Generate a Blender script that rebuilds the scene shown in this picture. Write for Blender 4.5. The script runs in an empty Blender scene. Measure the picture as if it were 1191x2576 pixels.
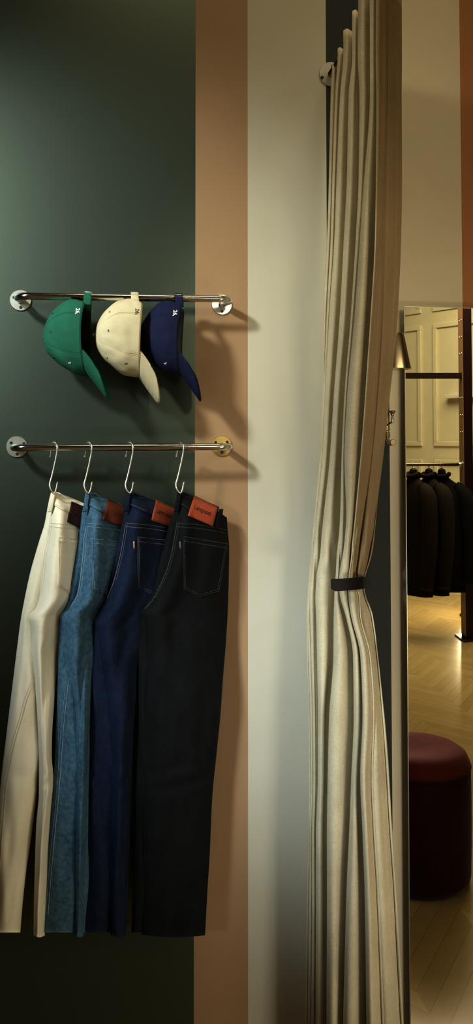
import bpy, bmesh, math, random
from mathutils import Vector, noise
random.seed(7)
R = math.radians
sc = bpy.context.scene
COL = sc.collection

# ------------------------------------------------------------------ camera
F = 2150.0; CX = 595.5; CY = 1020.0
YAW = R(9.3); PIT = R(2.4)
CAM = Vector((0.0, -2.1, 1.6))
right = Vector((math.cos(YAW), -math.sin(YAW), 0))
fwd = Vector((math.sin(YAW)*math.cos(PIT), math.cos(YAW)*math.cos(PIT), math.sin(PIT)))
up = right.cross(fwd)
def ray(px, py): return fwd + right*((px-CX)/F) - up*((py-CY)/F)
def P(px, py, Y=0.0):
    d = ray(px, py); return CAM + d*((Y-CAM.y)/d.y)
def proj(p):
    v = Vector(p)-CAM; w = v.dot(fwd)
    return CX+F*v.dot(right)/w, CY-F*v.dot(up)/w
def PZ(px, z, Y):            # point at height z and depth Y seen in column px
    py = 1100.0
    for _ in range(6):
        p = P(px, py, Y); py -= (z-p.z)*F/max(0.5, (p-CAM).dot(fwd))
    q = P(px, py, Y); return Vector((q.x, Y, z))
cd = bpy.data.cameras.new('camera'); cam = bpy.data.objects.new('camera', cd); COL.objects.link(cam)
cd.sensor_fit = 'HORIZONTAL'; cd.sensor_width = 36.0; cd.lens = F/1191*36
cd.shift_y = -(1288-CY)/1191.0
cam.location = CAM
from mathutils import Matrix
cam.matrix_world = Matrix(((right.x, up.x, -fwd.x, CAM.x), (right.y, up.y, -fwd.y, CAM.y), (right.z, up.z, -fwd.z, CAM.z), (0, 0, 0, 1)))
cd.clip_start = 0.05
sc.camera = cam
sc.view_settings.view_transform = 'Standard'
sc.view_settings.look = 'None'
sc.view_settings.gamma = 0.82

# ------------------------------------------------------------------ materials
def newmat(name):
    m = bpy.data.materials.new(name); m.use_nodes = True
    nt = m.node_tree; b = nt.nodes['Principled BSDF']
    return m, nt, b
def N(nt, t, **kw):
    n = nt.nodes.new(t)
    for k, v in kw.items(): setattr(n, k, v)
    return n
def setc(b, c): b.inputs['Base Color'].default_value = (*c, 1)
def plain(name, c, rough=.5, metal=0.0, spec=.5):
    m, nt, b = newmat(name); setc(b, c)
    b.inputs['Roughness'].default_value = rough; b.inputs['Metallic'].default_value = metal
    b.inputs['Specular IOR Level'].default_value = spec
    return m
def paint(name, c, rough=.55, spec=.4, amp=.06, scale=9.0, bump=.04):
    m, nt, b = newmat(name)
    g = N(nt, 'ShaderNodeNewGeometry')
    n1 = N(nt, 'ShaderNodeTexNoise'); n1.inputs['Scale'].default_value = scale; n1.inputs['Detail'].default_value = 5
    n2 = N(nt, 'ShaderNodeTexNoise'); n2.inputs['Scale'].default_value = 420; n2.inputs['Detail'].default_value = 2
    nt.links.new(g.outputs['Position'], n1.inputs['Vector']); nt.links.new(g.outputs['Position'], n2.inputs['Vector'])
    mx = N(nt, 'ShaderNodeMix', data_type='RGBA')
    mx.inputs[6].default_value = (*[v*(1-amp) for v in c], 1); mx.inputs[7].default_value = (*[v*(1+amp) for v in c], 1)
    nt.links.new(n1.outputs['Fac'], mx.inputs[0]); nt.links.new(mx.outputs[2], b.inputs['Base Color'])
    bp = N(nt, 'ShaderNodeBump'); bp.inputs['Strength'].default_value = bump; bp.inputs['Distance'].default_value = .002
    nt.links.new(n2.outputs['Fac'], bp.inputs['Height']); nt.links.new(bp.outputs['Normal'], b.inputs['Normal'])
    b.inputs['Roughness'].default_value = rough; b.inputs['Specular IOR Level'].default_value = spec
    return m
def cloth(name, c1, c2, sx=900, sy=900, big=30, rough=.9, bump=.35, streak=0.5, sheen=0.0, dist=.0012):
    """woven fabric: fine horizontal/vertical threads, cloudy wear"""
    m, nt, b = newmat(name)
    g = N(nt, 'ShaderNodeNewGeometry')
    def noisev(s, det):
        mp = N(nt, 'ShaderNodeMapping'); mp.inputs['Scale'].default_value = s
        nt.links.new(g.outputs['Position'], mp.inputs['Vector'])
        n = N(nt, 'ShaderNodeTexNoise'); n.inputs['Scale'].default_value = 1; n.inputs['Detail'].default_value = det
        nt.links.new(mp.outputs['Vector'], n.inputs['Vector']); return n
    nh = noisev((sx*.12, sx*.12, sy), 2); nv = noisev((sx, sx, sy*.08), 2); nb = noisev((big, big, big*.6), 5)
    a = N(nt, 'ShaderNodeMath', operation='ADD'); nt.links.new(nh.outputs['Fac'], a.inputs[0]); nt.links.new(nv.outputs['Fac'], a.inputs[1])
    h = N(nt, 'ShaderNodeMath', operation='MULTIPLY'); h.inputs[1].default_value = .5; nt.links.new(a.outputs[0], h.inputs[0])
    k = N(nt, 'ShaderNodeMix', data_type='FLOAT'); k.inputs[0].default_value = streak
    nt.links.new(nb.outputs['Fac'], k.inputs[2]); nt.links.new(h.outputs[0], k.inputs[3])
    ramp = N(nt, 'ShaderNodeMapRange'); ramp.inputs[1].default_value = .34; ramp.inputs[2].default_value = .66
    nt.links.new(k.outputs[0], ramp.inputs[0])
    mx = N(nt, 'ShaderNodeMix', data_type='RGBA'); mx.inputs[6].default_value = (*c1, 1); mx.inputs[7].default_value = (*c2, 1)
    nt.links.new(ramp.outputs[0], mx.inputs[0]); nt.links.new(mx.outputs[2], b.inputs['Base Color'])
    bp = N(nt, 'ShaderNodeBump'); bp.inputs['Strength'].default_value = bump; bp.inputs['Distance'].default_value = dist
    nt.links.new(h.outputs[0], bp.inputs['Height']); nt.links.new(bp.outputs['Normal'], b.inputs['Normal'])
    b.inputs['Roughness'].default_value = rough; b.inputs['Specular IOR Level'].default_value = .2
    if sheen:
        b.inputs['Sheen Weight'].default_value = sheen; b.inputs['Sheen Roughness'].default_value = .4
    return m
def emit(name, c, s):
    m, nt, b = newmat(name); setc(b, c)
    b.inputs['Emission Color'].default_value = (*c, 1); b.inputs['Emission Strength'].default_value = s
    return m

M = {}
M['green'] = paint('dark_green_paint', (.0085, .0115, .0095), rough=.42, spec=1.0, bump=.05)
_g = M['green'].node_tree.nodes['Principled BSDF']; _g.inputs['IOR'].default_value = 1.6; _g.inputs['Specular Tint'].default_value = (.80, 1.0, .82, 1)
M['tan'] = paint('tan_paint', (.33, .215, .122), rough=.6)
M['cream'] = paint('cream_paint', (.49, .47, .39), rough=.65)
M['beige'] = paint('beige_paint', (.60, .545, .41), rough=.65)
M['rust'] = paint('rust_paint', (.36, .16, .06), rough=.6)
M['dark'] = paint('dark_stripe_paint', (.022, .028, .024), rough=.6, spec=.3)
M['plaster'] = paint('plaster', (.60, .55, .42), rough=.8)
M['shade_wall'] = paint('dim_wall_paint', (.10, .09, .07), rough=.8)
M['panel'] = paint('panel_paint', (.62, .56, .36), rough=.5)
M['chrome'] = plain('polished_steel', (.70, .69, .66), .13, 1)
M['flange'] = plain('polished_flange', (.74, .73, .66), .34, 1)
M['brass'] = plain('flange_warm_reflection', (.84, .66, .28), .28, 1)  # steel flange; the warm wall's reflection is put into its colour as gold
M['wire'] = plain('satin_wire', (.72, .72, .68), .28, 1)
M['hole'] = plain('screw_recess', (.01, .01, .01), .5)
M['copper'] = plain('copper_screw', (.55, .22, .07), .3, 1)
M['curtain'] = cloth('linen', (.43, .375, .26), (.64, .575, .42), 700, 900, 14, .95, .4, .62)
M['curtain_shaded'] = cloth('linen_shaded', (.26, .19, .105), (.37, .285, .17), 700, 900, 14, .95, .4, .62)  # curtain linen darkened and browned; shade on the right panel put into colour
M['hem'] = cloth('linen_hem', (.50, .45, .33), (.62, .56, .43), 700, 900, 14, .95, .3, .6)
M['leather_dark'] = plain('black_leather', (.004, .003, .0025), .5, 0, .25)
M['mirror'] = plain('mirror_glass', (.93, .93, .90), .0, 1)
M['bevel'] = plain('mirror_bevel', (.40, .40, .34), .4, 1)
M['black'] = plain('blackened_backing', (.008, .008, .008), .5)
M['nickel'] = plain('warm_nickel', (.62, .50, .33), .27, 1)
M['white_denim'] = cloth('ecru_denim', (.76, .71, .57), (.86, .82, .70), 500, 350, 20, .9, .3, .5)
M['blue_denim'] = cloth('mid_blue_denim', (.024, .064, .118), (.100, .205, .30), 900, 120, 25, .9, .5, .75)
M['indigo'] = cloth('indigo_denim', (.0035, .0065, .019), (.011, .023, .060), 900, 120, 25, .9, .4, .6)
M['black_denim'] = cloth('washed_black_denim', (.0022, .0026, .0030), (.007, .0085, .0095), 900, 160, 25, .9, .4, .5)
M['st_white'] = plain('ecru_thread', (.62, .54, .38), .8)
M['st_blue'] = plain('pale_blue_thread', (.30, .44, .55), .8)
M['st_indigo'] = plain('tan_thread', (.34, .26, .20), .8)
M['st_black'] = plain('grey_thread', (.085, .09, .09), .8)
def leather(n, c):
    return paint(n, c, rough=.45, spec=.35, amp=.25, scale=60, bump=.2)
M['patch_a'] = leather('dark_brown_leather', (.030, .009, .005))
M['patch_b'] = leather('brown_leather', (.12, .028, .012))
M['patch_c'] = leather('chestnut_leather', (.22, .048, .018))
M['patch_d'] = leather('tan_red_leather', (.34, .070, .028))
M['ink'] = plain('embossed_ink', (.035, .008, .005), .5)
M['ink_b'] = plain('embossed_ink_light', (.085, .03, .02), .5)
M['cap_green'] = cloth('green_twill', (.014, .100, .064), (.024, .135, .090), 900, 900, 20, .85, .25, .4)
M['cap_cream'] = cloth('cream_twill', (.50, .44, .29), (.60, .54, .38), 900, 900, 20, .85, .25, .4)
M['cap_navy'] = cloth('navy_twill', (.006, .009, .034), (.012, .017, .058), 900, 900, 20, .85, .25, .4)
M['t_white'] = plain('white_thread', (.85, .85, .80), .7)
M['t_dark'] = plain('dark_green_thread', (.05, .06, .02), .7)
M['s_green'] = plain('green_seam', (.006, .07, .04), .8)
M['s_cream'] = plain('cream_seam', (.50, .38, .17), .8)
M['s_navy'] = plain('navy_seam', (.004, .005, .018), .8)
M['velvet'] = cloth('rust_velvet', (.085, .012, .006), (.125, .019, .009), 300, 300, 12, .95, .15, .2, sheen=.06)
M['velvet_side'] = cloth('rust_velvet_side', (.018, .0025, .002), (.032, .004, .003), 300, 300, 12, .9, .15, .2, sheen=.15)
M['post'] = plain('mahogany_post', (.020, .0055, .003), .4, 0, .3)
M['rail_back'] = plain('bronzed_rail', (.24, .17, .08), .35, 1)
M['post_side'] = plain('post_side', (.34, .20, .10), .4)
M['bar_dark'] = plain('dark_crossbar', (.02, .006, .003), .4)
M['coat_brown'] = cloth('brown_wool', (.012, .006, .003), (.022, .012, .005), 400, 400, 20)
M['coat_olive'] = cloth('dark_olive_wool', (.010, .007, .003), (.018, .012, .006), 400, 400, 20)
M['coat_black'] = cloth('black_wool', (.003, .003, .003), (.007, .006, .006), 400, 400, 20)
M['hanger'] = plain('black_hanger', (.01, .01, .011), .25)
M['glow'] = emit('lamp_glow', (1, .86, .58), 45)

def floor_mat():
    m, nt, b = newmat('chevron_oak')
    g = N(nt, 'ShaderNodeNewGeometry'); s = N(nt, 'ShaderNodeSeparateXYZ'); nt.links.new(g.outputs['Position'], s.inputs[0])
    def mt(op, a, bb=None):
        n = N(nt, 'ShaderNodeMath', operation=op)
        for i, v in enumerate((a, bb)):
            if v is None: continue
            if isinstance(v, (int, float)): n.inputs[i].default_value = v
            else: nt.links.new(v, n.inputs[i])
        return n.outputs[0]
    u = mt('DIVIDE', s.outputs['X'], .62); col = mt('FLOOR', mt('MULTIPLY', u, 2.0))
    tri = mt('MULTIPLY', mt('ABSOLUTE', mt('SUBTRACT', mt('FRACT', u), .5)), .8)
    pl = mt('DIVIDE', mt('ADD', s.outputs['Y'], tri), .10); row = mt('FLOOR', pl)
    cb = N(nt, 'ShaderNodeCombineXYZ'); nt.links.new(col, cb.inputs[0]); nt.links.new(row, cb.inputs[1])
    wn = N(nt, 'ShaderNodeTexWhiteNoise', noise_dimensions='2D'); nt.links.new(cb.outputs[0], wn.inputs['Vector'])
    gr = N(nt, 'ShaderNodeTexNoise'); gr.inputs['Scale'].default_value = 14; gr.inputs['Detail'].default_value = 5
    nt.links.new(g.outputs['Position'], gr.inputs['Vector'])
    v = mt('ADD', mt('MULTIPLY', wn.outputs['Value'], .5), mt('MULTIPLY', gr.outputs['Fac'], .4))
    mx = N(nt, 'ShaderNodeMix', data_type='RGBA'); mx.inputs[6].default_value = (.33, .225, .08, 1); mx.inputs[7].default_value = (.52, .38, .16, 1)
    nt.links.new(v, mx.inputs[0])
    fr = mt('FRACT', pl); edge = mt('GREATER_THAN', mt('ABSOLUTE', mt('SUBTRACT', fr, .5)), .485)
    m2 = N(nt, 'ShaderNodeMix', data_type='RGBA'); nt.links.new(edge, m2.inputs[0]); nt.links.new(mx.outputs[2], m2.inputs[6]); m2.inputs[7].default_value = (.24, .155, .055, 1)
    nt.links.new(m2.outputs[2], b.inputs['Base Color'])
    b.inputs['Roughness'].default_value = .22
    return m
M['floor'] = floor_mat()

# ------------------------------------------------------------------ helpers
def link(o, parent=None):
    COL.objects.link(o)
    if parent is not None: o.parent = parent
    return o
def tag(o, label=None, cat=None, group=None, kind=None):
    if label: o['label'] = label
    if cat: o['category'] = cat
    if group: o['group'] = group
    if kind: o['kind'] = kind
    return o
def thing(name, label, cat, loc=(0, 0, 0), group=None):
    o = bpy.data.objects.new(name, None); o.empty_display_size = .05
    o.location = loc; link(o); return tag(o, label, cat, group)
SHARP = {'flange', 'screw', 'lamp_shade', 'back_plate', 'wall_plate', 'rail_bracket', 'bolt', 'base', 'flared_knob', 'round_knob', 'finial', 'top_button', 'eyelet', 'hanger_neck'}
def mk(name, bm, mats, parent=None, smooth=True, solid=0, sub=0, bevel=0, base=None):
    """world-space bmesh -> one mesh object (moved to the parent's local space)"""
    off = Vector(parent_world(parent)) if parent is not None else Vector(base or (0, 0, 0))
    bmesh.ops.translate(bm, verts=bm.verts, vec=-off)
    me = bpy.data.meshes.new(name)
    bm.normal_update(); bm.to_mesh(me); bm.free()
    for x in (mats if isinstance(mats, (list, tuple)) else [mats]): me.materials.append(x)
    if smooth:
        for p in me.polygons: p.use_smooth = True
        if name in SHARP: me.set_sharp_from_angle(angle=R(32))
    o = bpy.data.objects.new(name, me); link(o, parent)
    if parent is None: o.location = off
    if bevel:
        md = o.modifiers.new('b', 'BEVEL'); md.width = bevel; md.segments = 2; md.limit_method = 'ANGLE'; md.angle_limit = R(40)
    if solid:
        md = o.modifiers.new('s', 'SOLIDIFY'); md.thickness = solid; md.offset = 0
    if sub:
        md = o.modifiers.new('u', 'SUBSURF'); md.levels = sub; md.render_levels = sub
    return o
def parent_world(p):
    v = Vector((0, 0, 0))
    while p is not None: v += Vector(p.location); p = p.parent
    return v
def grid(bm, pts, closed_u=False, flip=False, mi=0):
    """pts[row][col] of Vectors"""
    vs = [[bm.verts.new(p) for p in row] for row in pts]
    nc = len(pts[0]); fs = []
    for i in range(len(pts)-1):
        for j in range(nc if closed_u else nc-1):
            k = (j+1) % nc
            f = [vs[i][j], vs[i][k], vs[i+1][k], vs[i+1][j]]
            if flip: f.reverse()
            try:
                ff = bm.faces.new(f); ff.material_index = mi; fs.append(ff)
            except ValueError: pass
    return vs
def cap_ring(bm, ring, flip=False):
    r = list(ring)
    if flip: r.reverse()
    try: bm.faces.new(r)
    except ValueError: pass
def tube(bm, path, r, seg=10, caps=True, mi=0):
    path = [Vector(p) for p in path]; n = len(path)
    rr = r if isinstance(r, (list, tuple)) else [r]*n
    rows = []; prev = None
    for i, p in enumerate(path):
        t = (path[min(i+1, n-1)]-path[max(i-1, 0)]).normalized()
        if prev is None:
            a = Vector((0, 0, 1)) if abs(t.z) < .9 else Vector((1, 0, 0))
            u = t.cross(a).normalized()
        else:
            u = (prev - t*prev.dot(t)).normalized()
        prev = u; w = t.cross(u)
        rows.append([p + (u*math.cos(2*math.pi*k/seg) + w*math.sin(2*math.pi*k/seg))*rr[i] for k in range(seg)])
    vs = grid(bm, rows, closed_u=True, mi=mi)
    if caps: cap_ring(bm, vs[0]); cap_ring(bm, vs[-1], True)
def box(bm, a, b, mi=0):
    x0, y0, z0 = a; x1, y1, z1 = b
    v = [bm.verts.new(c) for c in ((x0,y0,z0),(x1,y0,z0),(x1,y1,z0),(x0,y1,z0),(x0,y0,z1),(x1,y0,z1),(x1,y1,z1),(x0,y1,z1))]
    for f in ((0,3,2,1),(4,5,6,7),(0,1,5,4),(1,2,6,5),(2,3,7,6),(3,0,4,7)):
        bm.faces.new([v[i] for i in f]).material_index = mi
def lathe(bm, prof, c, axis='Z', seg=40, mi=0):
    """prof: (radius, height) pairs; axis direction vector or Z"""
    A = {'Z': Vector((0,0,1)), 'Y': Vector((0,-1,0)), 'X': Vector((1,0,0))}[axis] if isinstance(axis, str) else Vector(axis).normalized()
    u = A.cross(Vector((0,0,1)) if abs(A.z) < .9 else Vector((1,0,0))).normalized(); w = A.cross(u)
    rows = [[Vector(c)+A*h+(u*math.cos(2*math.pi*k/seg)+w*math.sin(2*math.pi*k/seg))*r for k in range(seg)] for r, h in prof]
    vs = grid(bm, rows, closed_u=True, mi=mi)
    if prof[0][0] > 1e-5: cap_ring(bm, vs[0])
    if prof[-1][0] > 1e-5: cap_ring(bm, vs[-1], True)
    bmesh.ops.remove_doubles(bm, verts=bm.verts, dist=1e-6)
    bmesh.ops.recalc_face_normals(bm, faces=bm.faces)
def cr(pts, n=6):
    """Catmull-Rom through Vectors"""
    pts = [Vector(p) for p in pts]; out = []
    e = [pts[0]*2-pts[1]] + pts + [pts[-1]*2-pts[-2]]
    for i in range(1, len(e)-2):
        for k in range(n):
            t = k/n; a, b, c, d = e[i-1], e[i], e[i+1], e[i+2]
            out.append(.5*((2*b)+(c-a)*t+(2*a-5*b+4*c-d)*t*t+(-a+3*b-3*c+d)*t**3))
    out.append(pts[-1]); return out
def lerp_tab(tab, y):
    """smooth interpolation in [(y, v...)]"""
    if y <= tab[0][0]: return tab[0][1]
    if y >= tab[-1][0]: return tab[-1][1]
    for i in range(len(tab)-1):
        if tab[i][0] <= y <= tab[i+1][0]:
            y0, v0 = tab[i]; y1, v1 = tab[i+1]; h = y1-y0; t = (y-y0)/h
            def sl(j):
                if j <= 0: return (tab[1][1]-tab[0][1])/(tab[1][0]-tab[0][0])
                if j >= len(tab)-1: return (tab[-1][1]-tab[-2][1])/(tab[-1][0]-tab[-2][0])
                a = (tab[j][1]-tab[j-1][1])/(tab[j][0]-tab[j-1][0]); b = (tab[j+1][1]-tab[j][1])/(tab[j+1][0]-tab[j][0])
                return 0 if a*b <= 0 else 2*a*b/(a+b)
            m0, m1 = sl(i)*h, sl(i+1)*h
            return (2*t**3-3*t*t+1)*v0+(t**3-2*t*t+t)*m0+(-2*t**3+3*t*t)*v1+(t**3-t*t)*m1
def sm(a, b, x):
    t = max(0, min(1, (x-a)/(b-a))); return t*t*(3-2*t)
def nz(x, y, z): return noise.noise(Vector((x, y, z)))
def text_verts(s, size, weight=0.0, shear=0.0):
    cu = bpy.data.curves.new('t', 'FONT'); cu.body = s; cu.size = size; cu.align_x = 'CENTER'; cu.align_y = 'CENTER'
    cu.offset = weight; cu.shear = shear; cu.resolution_u = 3
    o = bpy.data.objects.new('t', cu); COL.objects.link(o)
    dg = bpy.context.evaluated_depsgraph_get(); me = bpy.data.meshes.new_from_object(o.evaluated_get(dg))
    bm = bmesh.new(); bm.from_mesh(me)
    bpy.data.objects.remove(o); bpy.data.meshes.remove(me); bpy.data.curves.remove(cu)
    bmesh.ops.subdivide_edges(bm, edges=[e for e in bm.edges if e.calc_length() > size*.25], cuts=2)
    bmesh.ops.triangulate(bm, faces=bm.faces)
    return bm

# ------------------------------------------------------------------ room shell
def structure(name, bm, mats, **k):
    o = mk(name, bm, mats, smooth=False, **k); o['kind'] = 'structure'; return o
XL, XR, ZT, YB = -3.0, 4.6, 3.9, -7.6
def bx(px, py=1100): return P(px, py, 0).x
bands = [XL, bx(490.8), bx(624), bx(825), bx(981), bx(1164, 700), XR]
bm = bmesh.new()
for i in range(6): box(bm, (bands[i], 0, 0), (bands[i+1], .1, ZT), i)
structure('wall_front', bm, [M['green'], M['tan'], M['cream'], M['dark'], M['beige'], M['rust']])
bm = bmesh.new(); box(bm, (XL-.1, YB, -.1), (XR+.1, .1, 0)); structure('floor', bm, M['floor'])
bm = bmesh.new(); box(bm, (XL-.1, YB, ZT), (XR+.1, .1, ZT+.1)); structure('ceiling', bm, M['shade_wall'])
bm = bmesh.new(); box(bm, (XL-.1, YB, 0), (XL, 0, ZT)); structure('wall_left', bm, M['shade_wall'])
bm = bmesh.new(); box(bm, (XR, YB, 0), (XR+.1, 0, ZT)); structure('wall_right', bm, M['shade_wall'])

# ------------------------------------------------------------------ wall rails
RD = .090; RR = .0085
def make_rail(label, c0, c1, ybar0, ybar1, holes, mats, extra=None):
    a = P(*c0, 0); b = P(*c1, 0); zb0 = P(c0[0], ybar0, -RD).z; zb1 = P(c1[0], ybar1, -RD).z
    t = thing('wall_rail', label, 'rail', ((a.x+b.x)/2, 0, (a.z+b.z)/2), 'polished tube rails on the painted wall')
    ax = a.x-.002; bxx = b.x+.010
    rad = .030; path = [(a.x, -.003, a.z), (a.x-.0, -.03, a.z*.6+zb0*.4)]
    for k in range(9):
        th = k/8*math.pi/2
        path.append((ax+rad-rad*math.cos(th), -(RD-rad)-rad*math.sin(th), zb0))
    n = 12
    for k in range(1, n): path.append((ax+rad+(bxx-ax-2*rad)*k/n, -RD, zb0+(zb1-zb0)*k/n))
    for k in range(9):
        th = k/8*math.pi/2
        path.append((bxx-rad+rad*math.sin(th), -(RD-rad)-rad*math.cos(th), zb1))
    path += [(b.x+.004, -.03, b.z*.6+zb1*.4), (b.x, -.003, b.z)]
    bm = bmesh.new(); tube(bm, path, RR, 20); mk('tube', bm, M['chrome'], t)
    for c, hs, mt in ((a, holes[0], mats[0]), (b, holes[1], mats[1])):
        bm = bmesh.new(); lathe(bm, [(.0245, 0), (.0255, .001), (.0255, .003), (.0245, .0042), (.0001, .0044)], c+Vector((0, -.0003, 0)), 'Y', 48)
        fl = mk('flange', bm, mt, t, bevel=0)
        for (hx, hy) in hs:
            hp = P(hx, hy, -.005)
            bm = bmesh.new(); lathe(bm, [(.0036, -.0006), (.0036, .0006), (.0028, .0008), (.0026, .0003), (.0001, .0003)], (hp.x, -.0048, hp.z), 'Y', 20)
            mk('screw', bm, M['hole'], fl)
    return t
make_rail('upper polished steel rail that the three caps hang from', (52, 756), (558, 767), 744, 752,
          (((35, 748), (52, 773)), ((574, 758), (559, 783))), (M['flange'], M['flange']))
make_rail('lower polished steel rail carrying the hooks with the jeans', (43, 1124), (558, 1122), 1126, 1124,
          (((28, 1114), (60, 1116), (43, 1142)), ((543, 1113), (572, 1112), (559, 1138))), (M['flange'], M['brass']))

# ------------------------------------------------------------------ jeans
HOOKS = [137, 224, 328, 455]
HEM = 2352
# left outline (far half), seam / near-half left edge, right edge : (y, x)
OUT = [
 [(1241,127),(1274,120),(1318,112),(1353,101),(1390,90),(1440,76),(1500,63),(1560,52),(1620,44),(1700,34),(1830,18),(1930,6),(1990,0),(2247,-16),(2360,-22)],
 [(1239,218),(1265,212),(1303,203),(1331,198),(1385,186),(1436,177),(1516,160),(1552,149),(1600,147),(1700,145),(1800,142),(1900,138),(2000,132),(2120,122),(2247,115),(2360,108)],
 [(1241,323),(1272,318),(1313,308),(1348,300),(1385,291),(1440,276),(1505,258),(1565,234),(1620,229),(1700,229),(1800,226),(2000,220),(2247,212),(2360,208)],
 [(1244,447),(1285,439),(1316,427),(1361,416),(1407,403),(1449,392),(1501,380),(1536,350),(1580,347),(1700,349),(1800,348),(2000,342),(2247,334),(2360,330)]]
SEAM = [
 [(1241,132),(1290,128),(1322,123),(1364,117),(1396,110),(1440,105),(1499,99),(1532,88),(1552,70),(1568,74),(1590,80),(1640,82),(1720,88),(1830,95),(1930,98),(1990,98),(2080,91),(2247,86),(2360,84)],
 [(1239,222),(1290,218),(1324,215),(1353,210),(1396,207),(1457,200),(1495,193),(1525,176),(1550,151),(1575,156),(1600,162),(1680,172),(1760,184),(1830,190),(2000,190),(2247,188),(2360,187)],
 [(1241,327),(1290,322),(1318,314),(1350,309),(1396,301),(1457,286),(1505,268),(1540,252),(1566,237),(1590,244),(1640,252),(1720,266),(1800,277),(2247,278),(2360,278)],
 [(1244,452),(1290,447),(1313,444),(1350,438),(1392,430),(1429,420),(1464,405),(1506,384),(1532,363),(1541,352),(1560,366),(1600,371),(1700,371),(1800,366),(2000,362),(2247,358),(2360,356)]]
RGT = [
 [(1241,150),(1290,232),(1380,248),(1500,240),(1570,190),(1650,148),(1750,138),(1850,131),(1900,130),(1965,135),(2050,129),(2150,121),(2247,117),(2360,113)],
 [(1241,240),(1290,330),(1380,340),(1500,335),(1600,290),(1700,240),(1800,228),(1900,225),(2000,223),(2100,219),(2247,215),(2360,212)],
 [(1241,344),(1290,440),(1380,447),(1500,445),(1600,400),(1700,350),(1800,338),(2000,330),(2247,322),(2360,318)],
 [(1240,471),(1292,570),(1330,573),(1380,577),(1500,575),(1600,570),(1700,562),(1800,555),(1900,545),(2000,535),(2150,528),(2247,522),(2360,516)]]
PROF = [
 [(0,-.098),(.08,-.122),(.22,-.142),(.33,-.134),(.45,-.098),(.62,-.082),(.8,-.066),(1,-.044)],
 [(0,-.098),(.08,-.122),(.22,-.142),(.33,-.132),(.45,-.098),(.62,-.084),(.8,-.066),(1,-.044)],
 [(0,-.098),(.08,-.122),(.20,-.140),(.34,-.128),(.48,-.100),(.66,-.084),(.8,-.066),(1,-.044)],
 [(0,-.100),(.08,-.122),(.20,-.134),(.34,-.118),(.48,-.108),(.68,-.092),(.86,-.070),(1,-.044)]]
TOPS = []
def top_y(k, x):    # waistband top edge height at column x
    d = x-HOOKS[k]
    if d < 8: return 1240 + max(0, -d-4)*.25
    return 1240 + (d-8)*.42 + max(0, d-95)*.35
def yfront(k, u, py):
    u = max(0, min(1, u)); low = sm(1560, 1800, py)
    y = lerp_tab(PROF[k], u)
    rd = -.100-.034*math.sin(math.pi*min(1, u*1.02))**.8 + .02*u      # rounder leg further down
    y = y*(1-low)+rd*low
    hipup = 1-sm(1240, 1330, py)                 # flatter at the waistband
    yt = -.106+.050*u
    y = y*(1-hipup*.75)+yt*hipup*.75
    a = sm(1300, 1420, py)
    s = k*7.3
    w = .0045*a*math.sin(py*.009+u*9+s+2.2*nz(u*3, py*.004, s)) + .004*a*nz(u*5+s, py*.006, 3) + .0016*nz(u*16, py*.02, s)*a
    ck = math.exp(-((py-1560)/60)**2)            # crotch creases
    w += .004*ck*math.sin((py+u*260)*.11)*(1-u)
    kn = math.exp(-((py-1965)/40)**2)
    w += .007*kn*math.sin(py*.12+u*6)
    return y + w*math.sin(math.pi*min(1, max(0, u*.94+.03)))
def nearF(k, px, py, off=0.0):
    xl = lerp_tab(SEAM[k], py); xr = lerp_tab(RGT[k], py)
    u = (px-xl)/max(1, xr-xl)
    return P(px, py, yfront(k, u, py)-off)
def far_edges(k, py):
    xl = lerp_tab(OUT[k], py); xs = lerp_tab(SEAM[k], py)
    if k == 0:
        g = sm(1880, 1950, py); xr = xs+22-10*sm(1500, 1600, py)
        xr = xr*(1-g) + g*lerp_tab([(1930,98),(2000,92),(2100,80),(2180,68),(2247,60),(2360,50)], py)
    else: xr = xs + 22+14*sm(1560, 1700, py)
    return xl, xr
def far_y(k, u, py):
    u = max(0, min(1, u)); e = max(0, math.sin(math.pi*u))**.55; low = sm(1540, 1800, py)
    yf = -.078-.020*e+.004*math.sin(py*.02+u*3+k)*sm(1400, 1500, py)-.012*low*e*(1 if k < 2 else .3)
    yf += .005*nz(u*4, py*.008, k*3.1)
    yf += .004*math.exp(-((py-1940-25*u)/22)**2)*math.sin(u*3)
    return yf
def farF(k, px, py, off=0.0):
    xl, xr = far_edges(k, py)
    return P(px, py, far_y(k, (px-xl)/max(1, xr-xl), py)-off)
def half(bm, k, near):
    rows = []; NR = 110; NC = 26
    for i in range(NR+1):
        v = i/NR; fr = []; bk = []
        for j in range(NC+1):
            u = .5-.5*math.cos(math.pi*j/NC)
            py = 1250 + v*(HEM-1250)
            for _ in range(5):
                if near: xl = lerp_tab(SEAM[k], py); xr = lerp_tab(RGT[k], py)
                else:
                    xl, xr = far_edges(k, py)
                x = xl+u*(xr-xl)
                t = top_y(k, x); py = t + v*(HEM+(6*math.sin(u*3) if near else -6)-t)
            e = max(0, math.sin(math.pi*u))**.55
            if near:
                yf = yfront(k, u, py); th = .024*e*(1-.3*u)
                nx = x
            else:
                yf = far_y(k, u, py)
                th = .022*e
            fr.append(P(x, py, yf)); q = P(x, py, yf); bk.append(Vector((q.x+ (0 if near else 0), min(-.006, yf+th), q.z)))
        rows.append(fr + bk[-2:0:-1])
    vs = grid(bm, rows, closed_u=True)
    cap_ring(bm, vs[0]); cap_ring(bm, vs[-1], True)
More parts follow.
